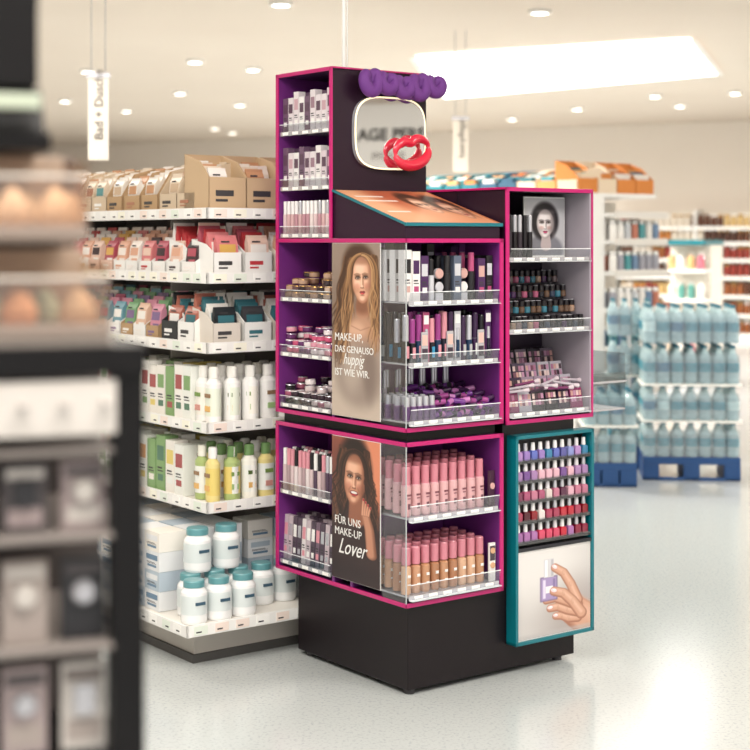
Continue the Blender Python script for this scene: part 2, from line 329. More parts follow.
# hand poster
P4=Paint(80,88,260,286,(204,200,198))
P4.ell(16,6,56,44,(228,225,223),1.2); P4.ell(74,84,44,44,(176,168,166),1.2)
sk1=(212,164,140);sk2=(168,116,94);sk3=(236,196,174)
P4.line([(96,96),(76,80),(62,68)],18.5,sk2,1,1.5,15); P4.line([(95,93),(76,77),(62,65)],16,sk1,1,5,13); P4.line([(92,84),(74,70)],5,sk3,.6,8)
def finger(fp,r,nail=True,c1=sk1):
    P4.line(fp,r+.6,sk2,1,.8,r*.78+.4); P4.line([(x-.2,y-.7) for x,y in fp],r-.7,c1,1,1.8,r*.66); P4.line([(x-.4,y-r*.35) for x,y in fp],r*.28,sk3,.75,2.6,r*.2)
    for i in range(1,len(fp)-1):
        x,y=fp[i]
        for o in (-1,0.4): P4.line([(x+o-.6,y-r*.55),(x+o+.6,y+r*.45)],.12,sk2,.55,.7)
    if nail:
        x,y=fp[-1]; x0,y0=fp[-2]; an=math.atan2(y-y0,x-x0); P4.ell(x,y-.8,r*.72,r*.46,(196,140,130),.25,an); P4.ell(x,y-.9,r*.66,r*.38,(242,218,220),.25,an); P4.ell(x+.6,y-1.4,r*.3,r*.12,(255,255,255),.8,an)
for k,fp in enumerate([[(66,76),(56,75),(48,71),(41,70)],[(66,70),(54,66),(44,61),(35,61)],[(66,63),(52,56),(41,51),(31,52)]]): finger(fp,4.3+.4*k)
P4.rect(24,43,28,53,(120,104,140),1.6); P4.rect(25,42,29,52,(170,152,196),1.6); P4.rect(27,30,31,50,(226,218,240),1.2); P4.rect(38,40.5,31,50,(140,122,168),1.2); P4.rect(30,38,38,45,(240,238,242),.6)
P4.rect(28,39,10,29,(214,212,216),.8); P4.rect(29.5,32,11,28,(255,255,255),.8); P4.rect(36,38.5,11,28,(186,184,190),1)
finger([(66,58),(58,40),(50,27),(40,20)],4.9)
finger([(70,72),(60,58),(50,48),(39,44)],5.4)
P4.rect(0,80,84,88,(190,184,184),3,.6)
poster('poster_hand_with_polish',P4,(.444,-.0462,.120),(.348,0,0),(0,0,.30),TW)
P5=Paint(60,80,120,150,(196,196,200))
P5.ell(30,74,28,24,(130,130,138),.3); P5.ell(30,32,21,27,(30,26,30),.3); P5.cap(32,50,32,66,6,8,(190,176,176),1.5)
face(P5,31,36,13,20,(226,216,214),(160,148,148),(248,242,242),(206,40,104),(36,30,32))
rp=MB('photo_card',parent=TW); rp.box(.595,.795,.088,.093,1.4385,1.655,WHITE); rp.done()
poster('photo_card_print',P5,(.598,.0872,1.445),(.194,0,0),(0,0,.205),TW)

# mirror
MIR=bpy.data.materials.new('mirror_silver'); MIR.use_nodes=True; bb=MIR.node_tree.nodes['Principled BSDF']; bb.inputs['Metallic'].default_value=1; bb.inputs['Roughness'].default_value=.02; bb.inputs['Base Color'].default_value=(.95,.95,.95,1)
m=MB('mirror',parent=TW)
def superell(cx,cz,rx,rz,y,n=48,p=3.4):
    o=[]
    for k in range(n):
        a=2*math.pi*k/n; c_,s__=math.cos(a),math.sin(a); o.append((cx+rx*math.copysign(abs(c_)**(2/p),c_),y,cz+rz*math.copysign(abs(s__)**(2/p),s__)))
    return o
cx,cz=.215,1.880
r1=superell(cx,cz,.160,.130,.372);r0=superell(cx,cz,.160,.130,.389);r2=superell(cx,cz,.154,.124,.3715); r3=superell(cx,cz,.152,.122,.3735)
n=48
ring=lambda A,B,mm:m.add(A+B,[(k,n+k,n+(k+1)%n,(k+1)%n) for k in range(n)],mm)
ring(r0,r1,SILV); ring(r1,r2,mat((255,240,200),.4,0,.9)); ring(r2,r3,SILV); m.add(r3,[tuple(range(n))],MIR); m.done()
def curve(name,pts,rad,m,parent,cyc=False,depth=1.0,res=6):
    cu=bpy.data.curves.new(name,'CURVE'); cu.dimensions='3D'; cu.bevel_depth=depth; cu.bevel_resolution=res; cu.use_fill_caps=True
    sp=cu.splines.new('POLY'); sp.points.add(len(pts)-1)
    for i,p in enumerate(pts): sp.points[i].co=(*p,1); sp.points[i].radius=rad[i] if hasattr(rad,'__len__') else rad
    sp.use_cyclic_u=cyc; sp.use_smooth=True; cu.materials.append(m); ob=bpy.data.objects.new(name,cu); COL.objects.link(ob); ob.parent=parent; return ob
LIP=mat((222,36,66),.25,coat=.6); pts=[];rad=[]
lc=(.290,.345,1.818); th=math.radians(12)
N=64
for k in range(N):
    a=2*math.pi*k/N; x=.076*math.cos(a)
    if math.sin(a)>=0: z=.044*math.sin(a)**.8*(1-.35*math.exp(-(x/.018)**2))
    else: z=-.050*abs(math.sin(a))**.9
    thick=.006+.012*abs(math.sin(a))**.8+(.003 if math.sin(a)<0 else 0)
    if math.sin(a)>0: thick-= .003*math.exp(-(x/.012)**2)
    X=x*math.cos(th)-z*math.sin(th); Z=x*math.sin(th)+z*math.cos(th)
    pts.append((lc[0]+X,lc[1],lc[2]+Z)); rad.append(thick)
curve('lips_ornament',pts,rad,LIP,TW,True)
PS=mat((104,50,130),.7); pts=[];rad=[]
for k in range(260):
    u=k/259; ph=u*2*math.pi*9.5; pts.append((.085+u*.34-.020*math.sin(ph),.343-.008*math.sin(ph*.5),2.050+.022*math.cos(ph)*(1.4 if u<.15 or .55<u<.75 else 1.0)+.006*math.sin(u*9))); rad.append(.019+.005*math.sin(ph*.5))
curve('script_logo_sign',pts,rad,PS,TW)
sb=MB('sign_bracket',parent=TW); sb.box(.095,.425,.352,.368,2.026,2.082,mat((90,42,112),.7)); sb.box(.2,.22,.368,.39,2.05,2.068,PURPD); sb.box(.35,.37,.368,.39,2.05,2.068,PURPD); sb.done(.006)

# ---------- products on tower
def lipbox(mb,w,d,h,body,lab,lab2=None):
    mb.box(-w/2,w/2,-d/2,d/2,0,h,body); e_=.0006
    mb.box(-w*.38,w*.38,-d/2-e_,-d/2,h*.55,h*.82,lab)
    mb.box(-w*.3,w*.3,-d/2-e_,-d/2,h*.18,h*.3,lab2 or lab)
    mb.box(-w*.34,w*.2,-d/2-e_,-d/2,h*.40,h*.43,DKG); mb.box(-w*.34,w*.3,-d/2-e_,-d/2,h*.35,h*.37,DKG)
def tube(mb,r,h,body,cap,n=10,fr=.6):
    mb.lathe([(r*.96,0),(r,.004),(r,h*fr),(r*.85,h*fr+.001),(r*.85,h-.003),(r*.75,h)],[body,body,body,cap,cap],n)
fb=MB('foundation_bottles',T)
LIL=mat((206,154,162),.3,coat=.3); LIL2=mat((218,172,174),.35); CAPP=mat((206,128,142),.25,coat=.4)
for row,z in enumerate((.5905,.3355)):
    for j in range(4):
        for i in range(9):
            x=-.0+i*.0395; y=.01+j*.045; sk_=random.choice(SKIN)
            if row==0:
                fb.at(x,y,z+.006*j).lathe([(.0155,0),(.0172,.004),(.0172,.1),(.0145,.104),(.0145,.160),(.012,.164)],[LIL,LIL2,LIL,CAPP,CAPP],14)
                fb.box(-.005,.005,-.0180,-.0165,.025,.043,mat((120,80,90))); fb.box(-.008,.008,-.0180,-.0165,.068,.074,mat((120,70,80))); fb.box(-.006,.006,-.0180,-.0165,.058,.062,mat((140,90,100)))
            else:
                fb.at(x,y,z+.004*j).lathe([(.0155,0),(.0172,.004),(.0172,.088),(.010,.094),(.0155,.096),(.0155,.150),(.013,.154)],[sk_,sk_,sk_,CAPP,CAPP,CAPP],14)
                fb.box(-.006,.006,-.0180,-.0165,.03,.034,WHITE); fb.box(-.006,.006,-.0180,-.0165,.055,.064,WHITE)
fb.done()
cb=MB('makeup_shade_testers',T)
cb.at(.352,-.015,.336); cb.box(-.013,.013,-.004,.004,0,.13,WHITE); cb.box(-.011,.011,-.005,-.004,.07,.12,mat((70,60,70)))
for z in (.45,.50): cb.at(.352,-.015,z-.06,rx=math.pi/2).lathe([(.010,.004),(.010,.008)],[mat((214,168,130))],14)
cb.at(.352,-.012,.592,rz=.2); cb.box(-.014,.014,-.004,.004,0,.12,mat((70,40,60))); cb.at(.352,-.012,.66,rx=math.pi/2,rz=.2).lathe([(.011,.003),(.011,.008)],[mat((222,178,170))],14)
cb.done()
pb=MB('concealer_and_powder_packs',T)
cols=palette([(236,232,230),(70,34,84),(206,164,156),(180,76,120),(26,24,28),(200,200,206),(120,60,130),(220,184,170),(90,100,120)])
z=1.2975
for i,(w,h,c,l) in enumerate([(.036,.17,0,4),(.036,.165,0,1),(.036,.15,1,5),(.03,.14,5,3),(.036,.12,4,5),(.03,.15,4,2),(.036,.15,8,5),(.036,.12,6,0),(.03,.16,4,0),(.036,.14,1,2),(.03,.15,4,5)]):
    x=-.004+i*.0355
    for j in range(4):
        if i in (4,7) and j<3:
            pb.at(x,.02+j*.05,z+.045,rx=math.pi/2).lathe([(.016,0),(.018,.003),(.018,.014),(.015,.018)],[cols[c],cols[c],cols[l]],18)
            pb.at(x,.02+j*.05,z+.09,rx=math.pi/2).lathe([(.016,0),(.018,.003),(.018,.014),(.015,.018)],[cols[5],cols[5],cols[2]],18)
            pb.at(x,.02+j*.05,z); pb.box(-.016,.016,-.015,.0,0,.025,cols[5]); pb.box(-.003,.003,-.004,0,.025,.11,cols[4])
        elif i in (3,5,8): pb.at(x,.01+j*.048,z); tube(pb,.013,h,cols[c],cols[4] if i!=8 else cols[3],12)
        else: pb.at(x,.01+j*.048,z+(.012*j if j==3 else 0)); lipbox(pb,w*.9,.03,h*(1 if j<3 else 1.02),cols[c if j<2 else random.choice([1,4,6,0])],cols[l],cols[random.choice([0,2,3,5])])
pb.done()
ms=MB('mascara_tubes',T)
MD=palette([(22,20,26),(30,28,44),(24,50,80),(16,14,18),(54,28,64)],.2)
for i in range(14):
    for j in range(4):
        x=-.006+i*.0272; c=random.choice(MD); h=random.choice([.15,.158,.144,.165])
        if i%5==3 and j==0:   # blister card
            ms.at(x,.0,1.0955); ms.box(-.013,.013,-.002,.002,0,.165,random.choice([cols[5],cols[1],cols[3]])); ms.box(-.010,.010,-.003,-.002,.125,.155,WHITE)
            ms.at(x,-.002,1.105).lathe([(.007,0),(.007,.06),(.006,.10)],[c,SILV],10); continue
        ms.at(x,.005+j*.045,1.0955)
        cc=random.choice([c,c,SILV,PINKC,mat((150,60,130),.25)])
        ms.lathe([(.011,0),(.0122,.003),(.0122,h*.45),(.0105,h*.455),(.0105,h-.004),(.009,h)],[c,c,SILV if i%3 else c,cc,cc],12)
        ms.box(-.0055,.0055,-.0130,-.011,h*.1,h*.35,random.choice([SILV,PINKC,WHITE,mat((60,150,190)),mat((190,70,130))]))
for i in (2,6,11): ms.at(-.006+i*.0272+.012,-.014,1.096); ms.box(-.014,.014,0,.004,0,.10,SILV); ms.box(-.011,.011,-.001,0,.055,.09,mat((214,180,170))); ms.box(-.011,.011,-.001,0,.01,.045,mat((60,44,60)))
ms.done()
el=MB('eyebrow_and_liner_products',T)
for i in range(14):
    for j in range(4):
        x=-.005+i*.0265; y=.0+j*.05
        if i<5: el.at(x,y,.906).lathe([(.011,0),(.012,.003),(.012,.045),(.010,.047),(.010,.075),(.008,.078)],[mat((130,100,134)),mat((96,66,110)),mat((130,100,134)),SILV,SILV],10)
        else:
            for kk in range(3):
                el.at(x,y,.918+.012*j+.020*kk,rz=random.uniform(-.5,.5),rx=random.uniform(-.15,.15),ry=math.pi/2*.9*(1 if (i+kk)%2 else -1)); el.lathe([(.009,-.030),(.010,-.026),(.010,.026),(.008,.030)],[mat((110,50,134),.2),random.choice(palette([(106,46,130),(150,64,130),(60,30,70),(190,120,180)],.2)),BLACK],10)
for i in range(14):
    el.at(-.005+i*.0265,.19+.02*(i%2),.906); el.lathe([(.008,0),(.008,.09),(.007,.15)],[random.choice(palette([(200,190,200),(120,60,140),(40,34,44)])),SILV],8)
el.done()
lb=MB('lip_gloss_boxes',T)
for z in (1.8905,1.6905):
    for i in range(9):
        for j in range(3):
            y=.425+i*.035; lb.at(-.0+j*.05,y,z,rz=-math.pi/2); lipbox(lb,.031,.03,.125 if (i+int(z*10))%3 else .145,random.choice(palette([(234,232,232),(222,214,218),(228,224,224),(110,84,108),(210,196,204)])),random.choice(palette([(90,66,84),(150,120,134),(196,160,170)])),WHITE)
lb.done()
ls=MB('lipstick_tubes',T)
for i in range(13):
    for j in range(4):
        ls.at(-.008+j*.035,.42+i*.0245,1.5205); c=random.choice(palette([(216,190,192),(204,166,168),(222,208,206),(180,134,144)])); tube(ls,.009,.12,c,random.choice([SILV,mat((236,232,232))]),8)
for i in range(13):
    for j in range(3):
        ls.at(-.008+j*.04,.42+i*.0245,.5905); c=random.choice(palette([(170,146,150),(120,90,106),(206,184,186),(80,60,80),(222,210,210)])); tube(ls,.010,.15,c,random.choice([SILV,WHITE,PINKC,BLACK]),8)
ls.done()
cp=MB('powder_compacts',T)
pal=palette([(130,96,80),(180,146,124),(100,74,74),(206,180,160),(60,44,46)],.25);pal2=palette([(200,84,120),(216,150,166),(100,50,100),(234,222,224)],.25);pal3=palette([(56,38,48),(206,190,190),(160,90,112),(30,26,30),(226,214,214)],.25)
for z,pl in ((1.2905,pal),(1.0905,pal2),(.9055,pal3)):
    for i in range(8):
        for j in range(3):
            for k in range(random.choice([2,3,4])):
                c=random.choice(pl); cp.at(.012+j*.05+random.uniform(-.004,.004),.425+i*.0405,z+k*.024+.002,rz=0,rx=random.uniform(-.12,.12)).lathe([(.0175,0),(.0195,.003),(.0195,.016),(.0185,.018),(.017,.020)],[c,c,GOLD if z>1.2 else SILV,random.choice(pl)],14)
cp.done()
ep=MB('makeup_brush_packs',T)
for i in range(11):
    for j in range(3):
        y=.425+i*.029; ep.at(.0+j*.05,y,.3355,rz=-math.pi/2,rx=-.05); c=random.choice(palette([(80,66,80),(190,174,182),(110,90,106),(220,212,214)])); lipbox(ep,.025,.02,.16,c,random.choice([SILV,PINKC,WHITE]))
ep.done()
rc=MB('eye_makeup_products',T)
for i in range(6):
    for j in range(3):
        x=.44+i*.024; rc.at(x,.02+j*.05,1.4375); tube(rc,.010,.15,random.choice([BLACK,mat((50,40,50))]),random.choice([SILV,BLACK,BLACK]),8)
for r in range(4):
    zz=1.19+r*.052
    rc.at()
    if r: rc.box(.424,.80,.02+r*.04,.06+r*.04,zz-.006,zz,mat((60,58,64),.4))
    for i in range(14):
        x=.434+i*.0272; c=random.choice(palette([(50,42,48),(100,76,60),(130,110,112),(30,30,38),(50,60,80),(170,140,120),(70,40,80),(60,120,140),(170,90,120)],.2))
        rc.at(x,.0+r*.045,zz+.0005).lathe([(.0105,0),(.0118,.003),(.0118,.020),(.010,.022),(.0108,.023),(.0108,.042),(.009,.044)],[c,c,c,GOLD,BLACK,random.choice([BLACK,SILV])],12)
rc.done()
rn=MB('eyeshadow_palettes_and_pencils',T)
for i in range(6):
    for j in range(4):
        x=.458+i*.062; rn.at(x,.0+j*.045,.9005+j*.01,rx=-.18,rz=random.uniform(-.1,.1)); c=random.choice(palette([(110,100,112),(56,38,66),(186,182,192),(140,50,100),(36,32,42),(150,130,150)],.25)); h=.07+.035*j
        rn.box(-.028,.028,-.006,.006,0,h,c)
        for u in range(4):
            for v in range(2): rn.box(-.025+u*.013,-.014+u*.013,-.0068,-.006,h-.050+v*.022,h-.032+v*.022,random.choice(palette([(206,160,150),(120,70,90),(170,110,140),(226,200,196),(70,50,60),(190,140,170)],.3)))
for k in range(16): rn.at(.445+.022*k,.165,.94,rx=-.1).lathe([(.005,0),(.005,.15),(.004,.158),(.001,.17)],[random.choice(palette([(200,186,196),(60,40,70),(150,60,110),(30,26,32),(110,90,160)])),WHITE,BLACK],8)
for k in range(9): rn.at(.47+.036*k,-.008+.01*(k%3),.975+.012*(k%3),rz=random.uniform(-.3,.3),ry=math.pi/2+random.uniform(-.2,.2)).lathe([(.005,-.06),(.005,.03),(.009,.05)],[random.choice(palette([(120,50,96),(60,40,60),(190,180,190)])),mat((210,196,204))],8)
rn.done()
npb=MB('nail_polish_bottles',T)
rows=[[(96,110,190),(140,150,210),(150,120,190),(180,140,200),(90,90,160),(170,200,224),(60,130,170)],[(216,160,184),(230,180,196),(190,110,160),(236,206,214),(170,130,180),(120,80,150)],[(170,80,116),(196,120,146),(130,60,90),(224,174,190),(220,208,204),(90,40,70)],[(140,18,34),(80,16,34),(190,36,56),(230,220,216),(40,20,30),(170,60,90)],[(196,26,54),(214,70,104),(170,110,170),(230,150,150),(140,30,60),(226,190,200)]]
for r in range(5):
    zz=.737-r*.070
    npb.at(); npb.box(.443,.793,-.046,-.006,zz-.008,zz-.002,mat((70,70,74),.3))
    npb.box(.443,.793,-.048,-.046,zz-.010,zz+.006,SHIELD)
    for i in range(10):
        c=mat(random.choice(rows[r]),.15,coat=.8); x=.460+i*.0350
        npb.at(x,-.028,zz-.0015)
        npb.rings([(.011,.009,0),(.0130,.0105,.003),(.0130,.0105,.028),(.008,.007,.033)],c)
        npb.lathe([(.0076,.033),(.0084,.035),(.0068,.060),(.0055,.0605)],random.choice([mat((240,238,238),.3),mat((226,222,226),.3),SILV]),10)
npb.done()

# ---------- left gondola
G=T
gd=MB('drugstore_gondola_shelf',G)
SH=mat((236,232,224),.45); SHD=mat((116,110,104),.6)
gd.box(-.37,1.2,.76,3.6,.0,.03,mat((70,68,66),.5)); gd.box(-.36,1.2,.77,3.6,.03,.12,mat((190,184,176),.5))
gd.box(-.444,1.2,.668,3.6,.12,.155,SH)
LV=[.536,.827,1.118,1.373,1.61]
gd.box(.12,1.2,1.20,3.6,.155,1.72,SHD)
for z in LV:
    gd.box(-.25,1.2,.86,3.6,z-.022,z,SH)
LAB=palette([(245,244,240),(245,244,240),(244,242,226),(226,234,222),(240,224,214)])
def rails(z,ac,bc,hh=.04):
    gd.box(ac-.008,ac,bc-.008,3.6,z-hh+.008,z+.008,WHITE); gd.box(ac-.008,1.2,bc-.008,bc,z-hh+.008,z+.008,WHITE)
    for i in range(22):
        y=bc+.02+i*.085+random.uniform(0,.02); gd.box(ac-.0095,ac-.008,y,y+.055,z-hh+.013,z+.003,random.choice(LAB)); gd.box(ac-.0103,ac-.0095,y+.008,y+.03,z-.02,z-.015,DKG)
    for i in range(12):
        x=ac+.02+i*.085; gd.box(x,x+.055,bc-.0095,bc-.008,z-hh+.013,z+.003,random.choice(LAB)); gd.box(x+.008,x+.03,bc-.0103,bc-.0095,z-.02,z-.015,DKG)
for z in LV: rails(z,-.25,.86)
rails(.155,-.444,.668)
for z in LV:
    for y in (1.22,2.2): gd.box(-.20,.12,y,y+.006,z-.07,z-.022,SHD)
gd.done(.001)
FACE=-math.pi/2
def leftrow(mb,z,y0,y1,step,gen,rows=3,rowd=.08,a=-.21):
    y=y0
    while y<y1:
        s_w=step*random.uniform(.94,1.08)
        for j in range(rows): mb.at(a+j*rowd,y,z+.001,rz=FACE); gen(mb,j)
        y+=s_w
def frontrow(mb,z,x0,x1,step,gen,rows=3,rowd=.08,bq=.90):
    x=x0
    while x<x1:
        for j in range(rows): mb.at(x,bq+j*rowd,z+.001); gen(mb,j)
        x+=step*random.uniform(.98,1.05)
def sachet(mb,w,h,c,l,tilt=.0):
    X0=mb.X.copy(); mb.X=mb.X@Matrix.Rotation(-tilt,4,'X')
    mb.rings([(w/2,.002,0),(w/2,.012,h*.15),(w/2,.012,h*.8),(w/2,.003,h*.93),(w/2,.002,h)],[c,c,c,c,c])
    mb.box(-w*.38,w*.38,-.0135,-.012,h*.5,h*.75,l); mb.box(-w*.3,w*.1,-.0135,-.012,h*.80,h*.84,DKG)
    mb.box(-w*.2,w*.36,-.0135,-.012,h*.2,h*.4,random.choice([WHITE,l])); mb.X=X0
def tray(mb,w,d,hf,hb,m_,inner):
    X0=mb.X.copy(); mb.box(-w/2,w/2,-d/2,-d/2+.003,0,hf,m_); mb.box(-w/2,w/2,d/2-.003,d/2,0,hb,m_)
    for x in(-w/2,w/2-.003): mb.prism([(-d/2,0),(d/2,0),(d/2,hb),(-d/2+d*.35,hb*.85),(-d/2,hf)],x,x+.003,m_)
    mb.box(-w/2,w/2,-d/2,d/2,0,.003,m_)
    mb.box(-w*.32,w*.16,-d/2-.001,-d/2,hf*.42,hf*.60,inner); mb.box(-w*.32,w*.0,-d/2-.001,-d/2,hf*.25,hf*.33,inner)
    mb.X=X0
A=MB('bath_salt_sachets_in_trays',G); pa=palette([(232,224,214),(236,230,224),(222,206,186),(236,232,226),(196,146,108),(90,146,148),(200,174,146),(170,116,90),(190,84,74)],.45)
def g1(mb,j):
    X0=mb.X.copy(); tray(mb,.13,.16,.065,.18,random.choice([CARD,CARD,CARD,mat((206,186,160),.8)]),random.choice([DKG,pa[7],WHITE]))
    for k in range(6):
        mb.X=X0@Matrix.Translation((random.choice([-.022,.022,0]),-.060+k*.023,.005)); sachet(mb,.075,.13+.010*k,random.choice(pa[:5]),random.choice(pa[3:]),.10)
def g1b(mb,j):
    X0=mb.X.copy(); tray(mb,.16,.18,.12,.21,mat((196,168,134),.8),DKG)
    for k in range(5): mb.X=X0@Matrix.Translation((random.choice([-.03,.03]),-.07+k*.03,.005)); sachet(mb,.075,.15+.008*k,random.choice(pa[:5]),random.choice(pa),.08)
leftrow(A,LV[4],1.04,2.6,.142,g1,2,.19,a=-.16)
frontrow(A,LV[4],-.16,.5,.165,g1b,1,.19,bq=.96)
A.done()
B=MB('face_mask_sachets',G); pbk=palette([(186,56,62),(210,124,126),(228,196,180),(238,232,228),(176,80,96),(218,166,140),(60,42,48),(238,228,220),(214,170,90),(236,230,224)],.45)
def g2(mb,j):
    X0=mb.X.copy(); tray(mb,.10,.14,.045,.09,random.choice([WHITE,pbk[2],WHITE]),random.choice(pbk))
    for k in range(5): mb.X=X0@Matrix.Translation((random.uniform(-.008,.008),-.055+k*.025,.004)); sachet(mb,.078,.12+.014*k,random.choice(pbk),random.choice(pbk),.13)
def g2b(mb,j):
    X0=mb.X.copy(); tray(mb,.12,.16,.08,.13,random.choice([mat((226,214,200),.7),WHITE]),random.choice([pbk[0],DKG]))
    for k in range(5): mb.X=X0@Matrix.Translation((random.uniform(-.01,.01),-.06+k*.028,.004)); sachet(mb,.09,.14+.012*k,random.choice(pbk[:6]),random.choice(pbk),.1)
leftrow(B,LV[3],1.02,2.6,.108,g2,2,.17,a=-.17); frontrow(B,LV[3],-.16,.5,.135,g2b,2,.17,bq=.95); B.done()
C=MB('bath_product_cartons',G); pc=palette([(206,140,160),(120,164,120),(238,234,228),(176,84,110),(128,104,144),(222,186,162),(236,230,224),(110,156,170)],.45); pcd=palette([(30,36,40),(236,232,226),(54,108,118),(60,60,64),(226,222,216),(170,100,84)],.4)
def g3(mb,j):
    X0=mb.X.copy(); tray(mb,.10,.14,.05,.10,random.choice([WHITE,WHITE,CARD]),random.choice(pc))
    for k in range(5): mb.X=X0@Matrix.Translation((random.uniform(-.008,.008),-.055+k*.025,.004)); sachet(mb,.078,.13+.013*k,random.choice(pc),random.choice(pc),.13)
def g3b(mb,j):
    c=random.choice([WHITE,pcd[0],WHITE,mat((214,206,196),.7)]); l=random.choice([DKG,pcd[2]]) ; X0=mb.X.copy(); tray(mb,.12,.15,.075,.13,c,l if c!=pcd[0] else WHITE)
    for k in range(5): mb.X=X0@Matrix.Translation((random.uniform(-.01,.01),-.055+k*.027,.004)); sachet(mb,.09,.13+.012*k,random.choice(pcd),random.choice([WHITE,pcd[2]]),.1)
leftrow(C,LV[2],1.30,2.6,.108,g3,2,.17,a=-.17); leftrow(C,LV[2],1.03,1.28,.128,g3b,2,.17,a=-.17); frontrow(C,LV[2],-.16,.5,.13,g3b,2,.18,bq=.95); C.done()
def bottle(mb,r,h,body,lab,cap,n=14,sy=.75):
    mb.lathe([(r*.92,0),(r,.006),(r,h*.12),(r*1.012,h*.121),(r*1.012,h*.62),(r,h*.621),(r,h*.7),(r*.55,h*.79),(r*.62,h*.80),(r*.62,h*.97),(r*.5,h)],[body,body,body,lab,body,body,body,cap,cap,cap],n,1,sy)
    mb.box(-r*.5,r*.5,-r*sy*1.03-.001,-r*sy*.9,h*.45,h*.52,random.choice([mat((150,120,90)),mat((120,150,80)),mat((90,110,60))]))
    mb.box(-r*.45,r*.45,-r*sy*1.03-.001,-r*sy*.9,h*.2,h*.3,random.choice([mat((226,180,110)),mat((160,190,130)),mat((210,150,140))]))
D=MB('cream_tube_cartons',G); pd=palette([(234,236,230),(130,164,110),(224,202,116),(208,152,100),(84,122,100),(166,84,84),(240,238,232),(236,232,224)],.4)
def g4(mb,j): lipbox(mb,.062,.06,random.choice([.19,.20,.185]),random.choice([pd[0],pd[6],pd[7],pd[1],pd[6],pd[2],pd[0]]),random.choice(pd[1:6]),random.choice(pd[1:6]))
leftrow(D,LV[1],1.04,2.6,.066,g4,3,.075,a=-.205); D.done()
E=MB('shower_gel_bottles',G)
def g5(mb,j): bottle(mb,.035,.205,mat((240,239,236),.3),random.choice([mat((240,236,226)),mat((236,222,200)),mat((226,232,216)),mat((240,239,236),.3)]),random.choice([mat((238,236,230),.3),mat((226,222,210)),mat((238,236,230),.3)]))
leftrow(E,LV[1],.905,.99,.075,g5,3,.08,a=-.2); frontrow(E,LV[1],-.12,.55,.076,g5,3,.075,bq=.905); E.done()
F=MB('herbal_bath_bottles',G)
def g6(mb,j): lipbox(mb,.066,.06,random.choice([.2,.21,.19]),random.choice([pd[0],pd[1],pd[6],pd[7],pd[2],pd[0]]),random.choice(pd[1:6]),random.choice(pd))
def g6b(mb,j): bottle(mb,.033,.2,random.choice([mat((240,238,228),.3),mat((168,186,120),.3),mat((240,238,228),.3),mat((226,210,140),.3)]),random.choice([pd[1],pd[2],pd[0],pd[6]]),random.choice([mat((110,146,90),.3),WHITE,mat((240,238,226),.3)]))
leftrow(F,LV[0],1.10,2.6,.07,g6,3,.075,a=-.205); leftrow(F,LV[0],.91,1.02,.075,g6b,3,.08,a=-.2); frontrow(F,LV[0],-.12,.55,.074,g6b,3,.075,bq=.905); F.done()
J=MB('white_jars_with_teal_lids',G); TL=mat((96,152,158),.3); JW=mat((240,241,241),.25); JL=mat((214,222,222),.3)
def jar(mb,r=.047,h=.15):
    mb.lathe([(r*.94,0),(r,.008),(r,h*.22),(r*1.01,h*.221),(r*1.01,h*.66),(r,h*.661),(r*.98,h*.72),(r*.76,h*.82),(r*.76,h*.84),(r*.80,h*.84),(r*.80,h*.97),(r*.74,h)],[JW,JW,JW,JL,JW,JW,JW,JW,TL,TL,TL],20)
    mb.box(-r*.4,r*.4,-r*1.03,-r*.9,h*.45,h*.52,mat((60,90,110)))
for i in range(3): J.at(-.385+i*.101,.728,.1565); jar(J)
for i in range(8): J.at(-.34+i*.1005,.832,.1565); jar(J)
for i in range(2): J.at(-.30+i*.1205,.850,.3070); jar(J,.05,.155)
J.done()
K=MB('dental_care_boxes',G); pk=palette([(232,234,236),(180,194,206),(236,232,224),(100,130,156),(226,228,230)],.4)
def g7(mb,j):
    for k in range(4): X0=mb.X.copy(); mb.X=X0@Matrix.Translation((0,0,k*.071)); lipbox(mb,.11,.11,.070,random.choice([pk[0],pk[2],pk[4],pk[0],pk[1]]),random.choice(pk[1:]),pk[3]); mb.X=X0
leftrow(K,.156,.98,2.6,.118,g7,3,.12,a=-.36)
for x in(.03,.15,.27): K.at(x,1.0,.1565); g7(K,0)
K.done()

# ---------- hanging banners
def banner(name,Y,x0,x1,y0,y1,tx):
    k=Y/1516; M=Matrix.Translation(((x0-375)*k,Y,0)); w=(x1-x0)*k; zt=1.5+(240-y0)*k; zb=1.5+(240-y1)*k
    E_=empty(name,M); p=MB('panel',parent=E_); p.box(0,w,0,.02,zb,zt,CREAM); p.box(-.01,w+.01,-.005,.025,zt,zt+.03,SILV)
    for q_ in (.15,.85): p.at(w*q_,.01,zt+.03).lathe([(.003,0),(.003,H-zt-.03)],GREY,6)
    p.done()
    text('lettering',tx,(w*.75,-.006,zb+.12),(0,0,1),(-1,0,0),w*.62,mat((90,86,82)),E_,sx=1.0)
banner('hanging_aisle_banner',9.0,88,108,78,160,'Bad + Dusche')
banner('hanging_aisle_banner.001',13.0,453,468,120,172,'haarpflege')
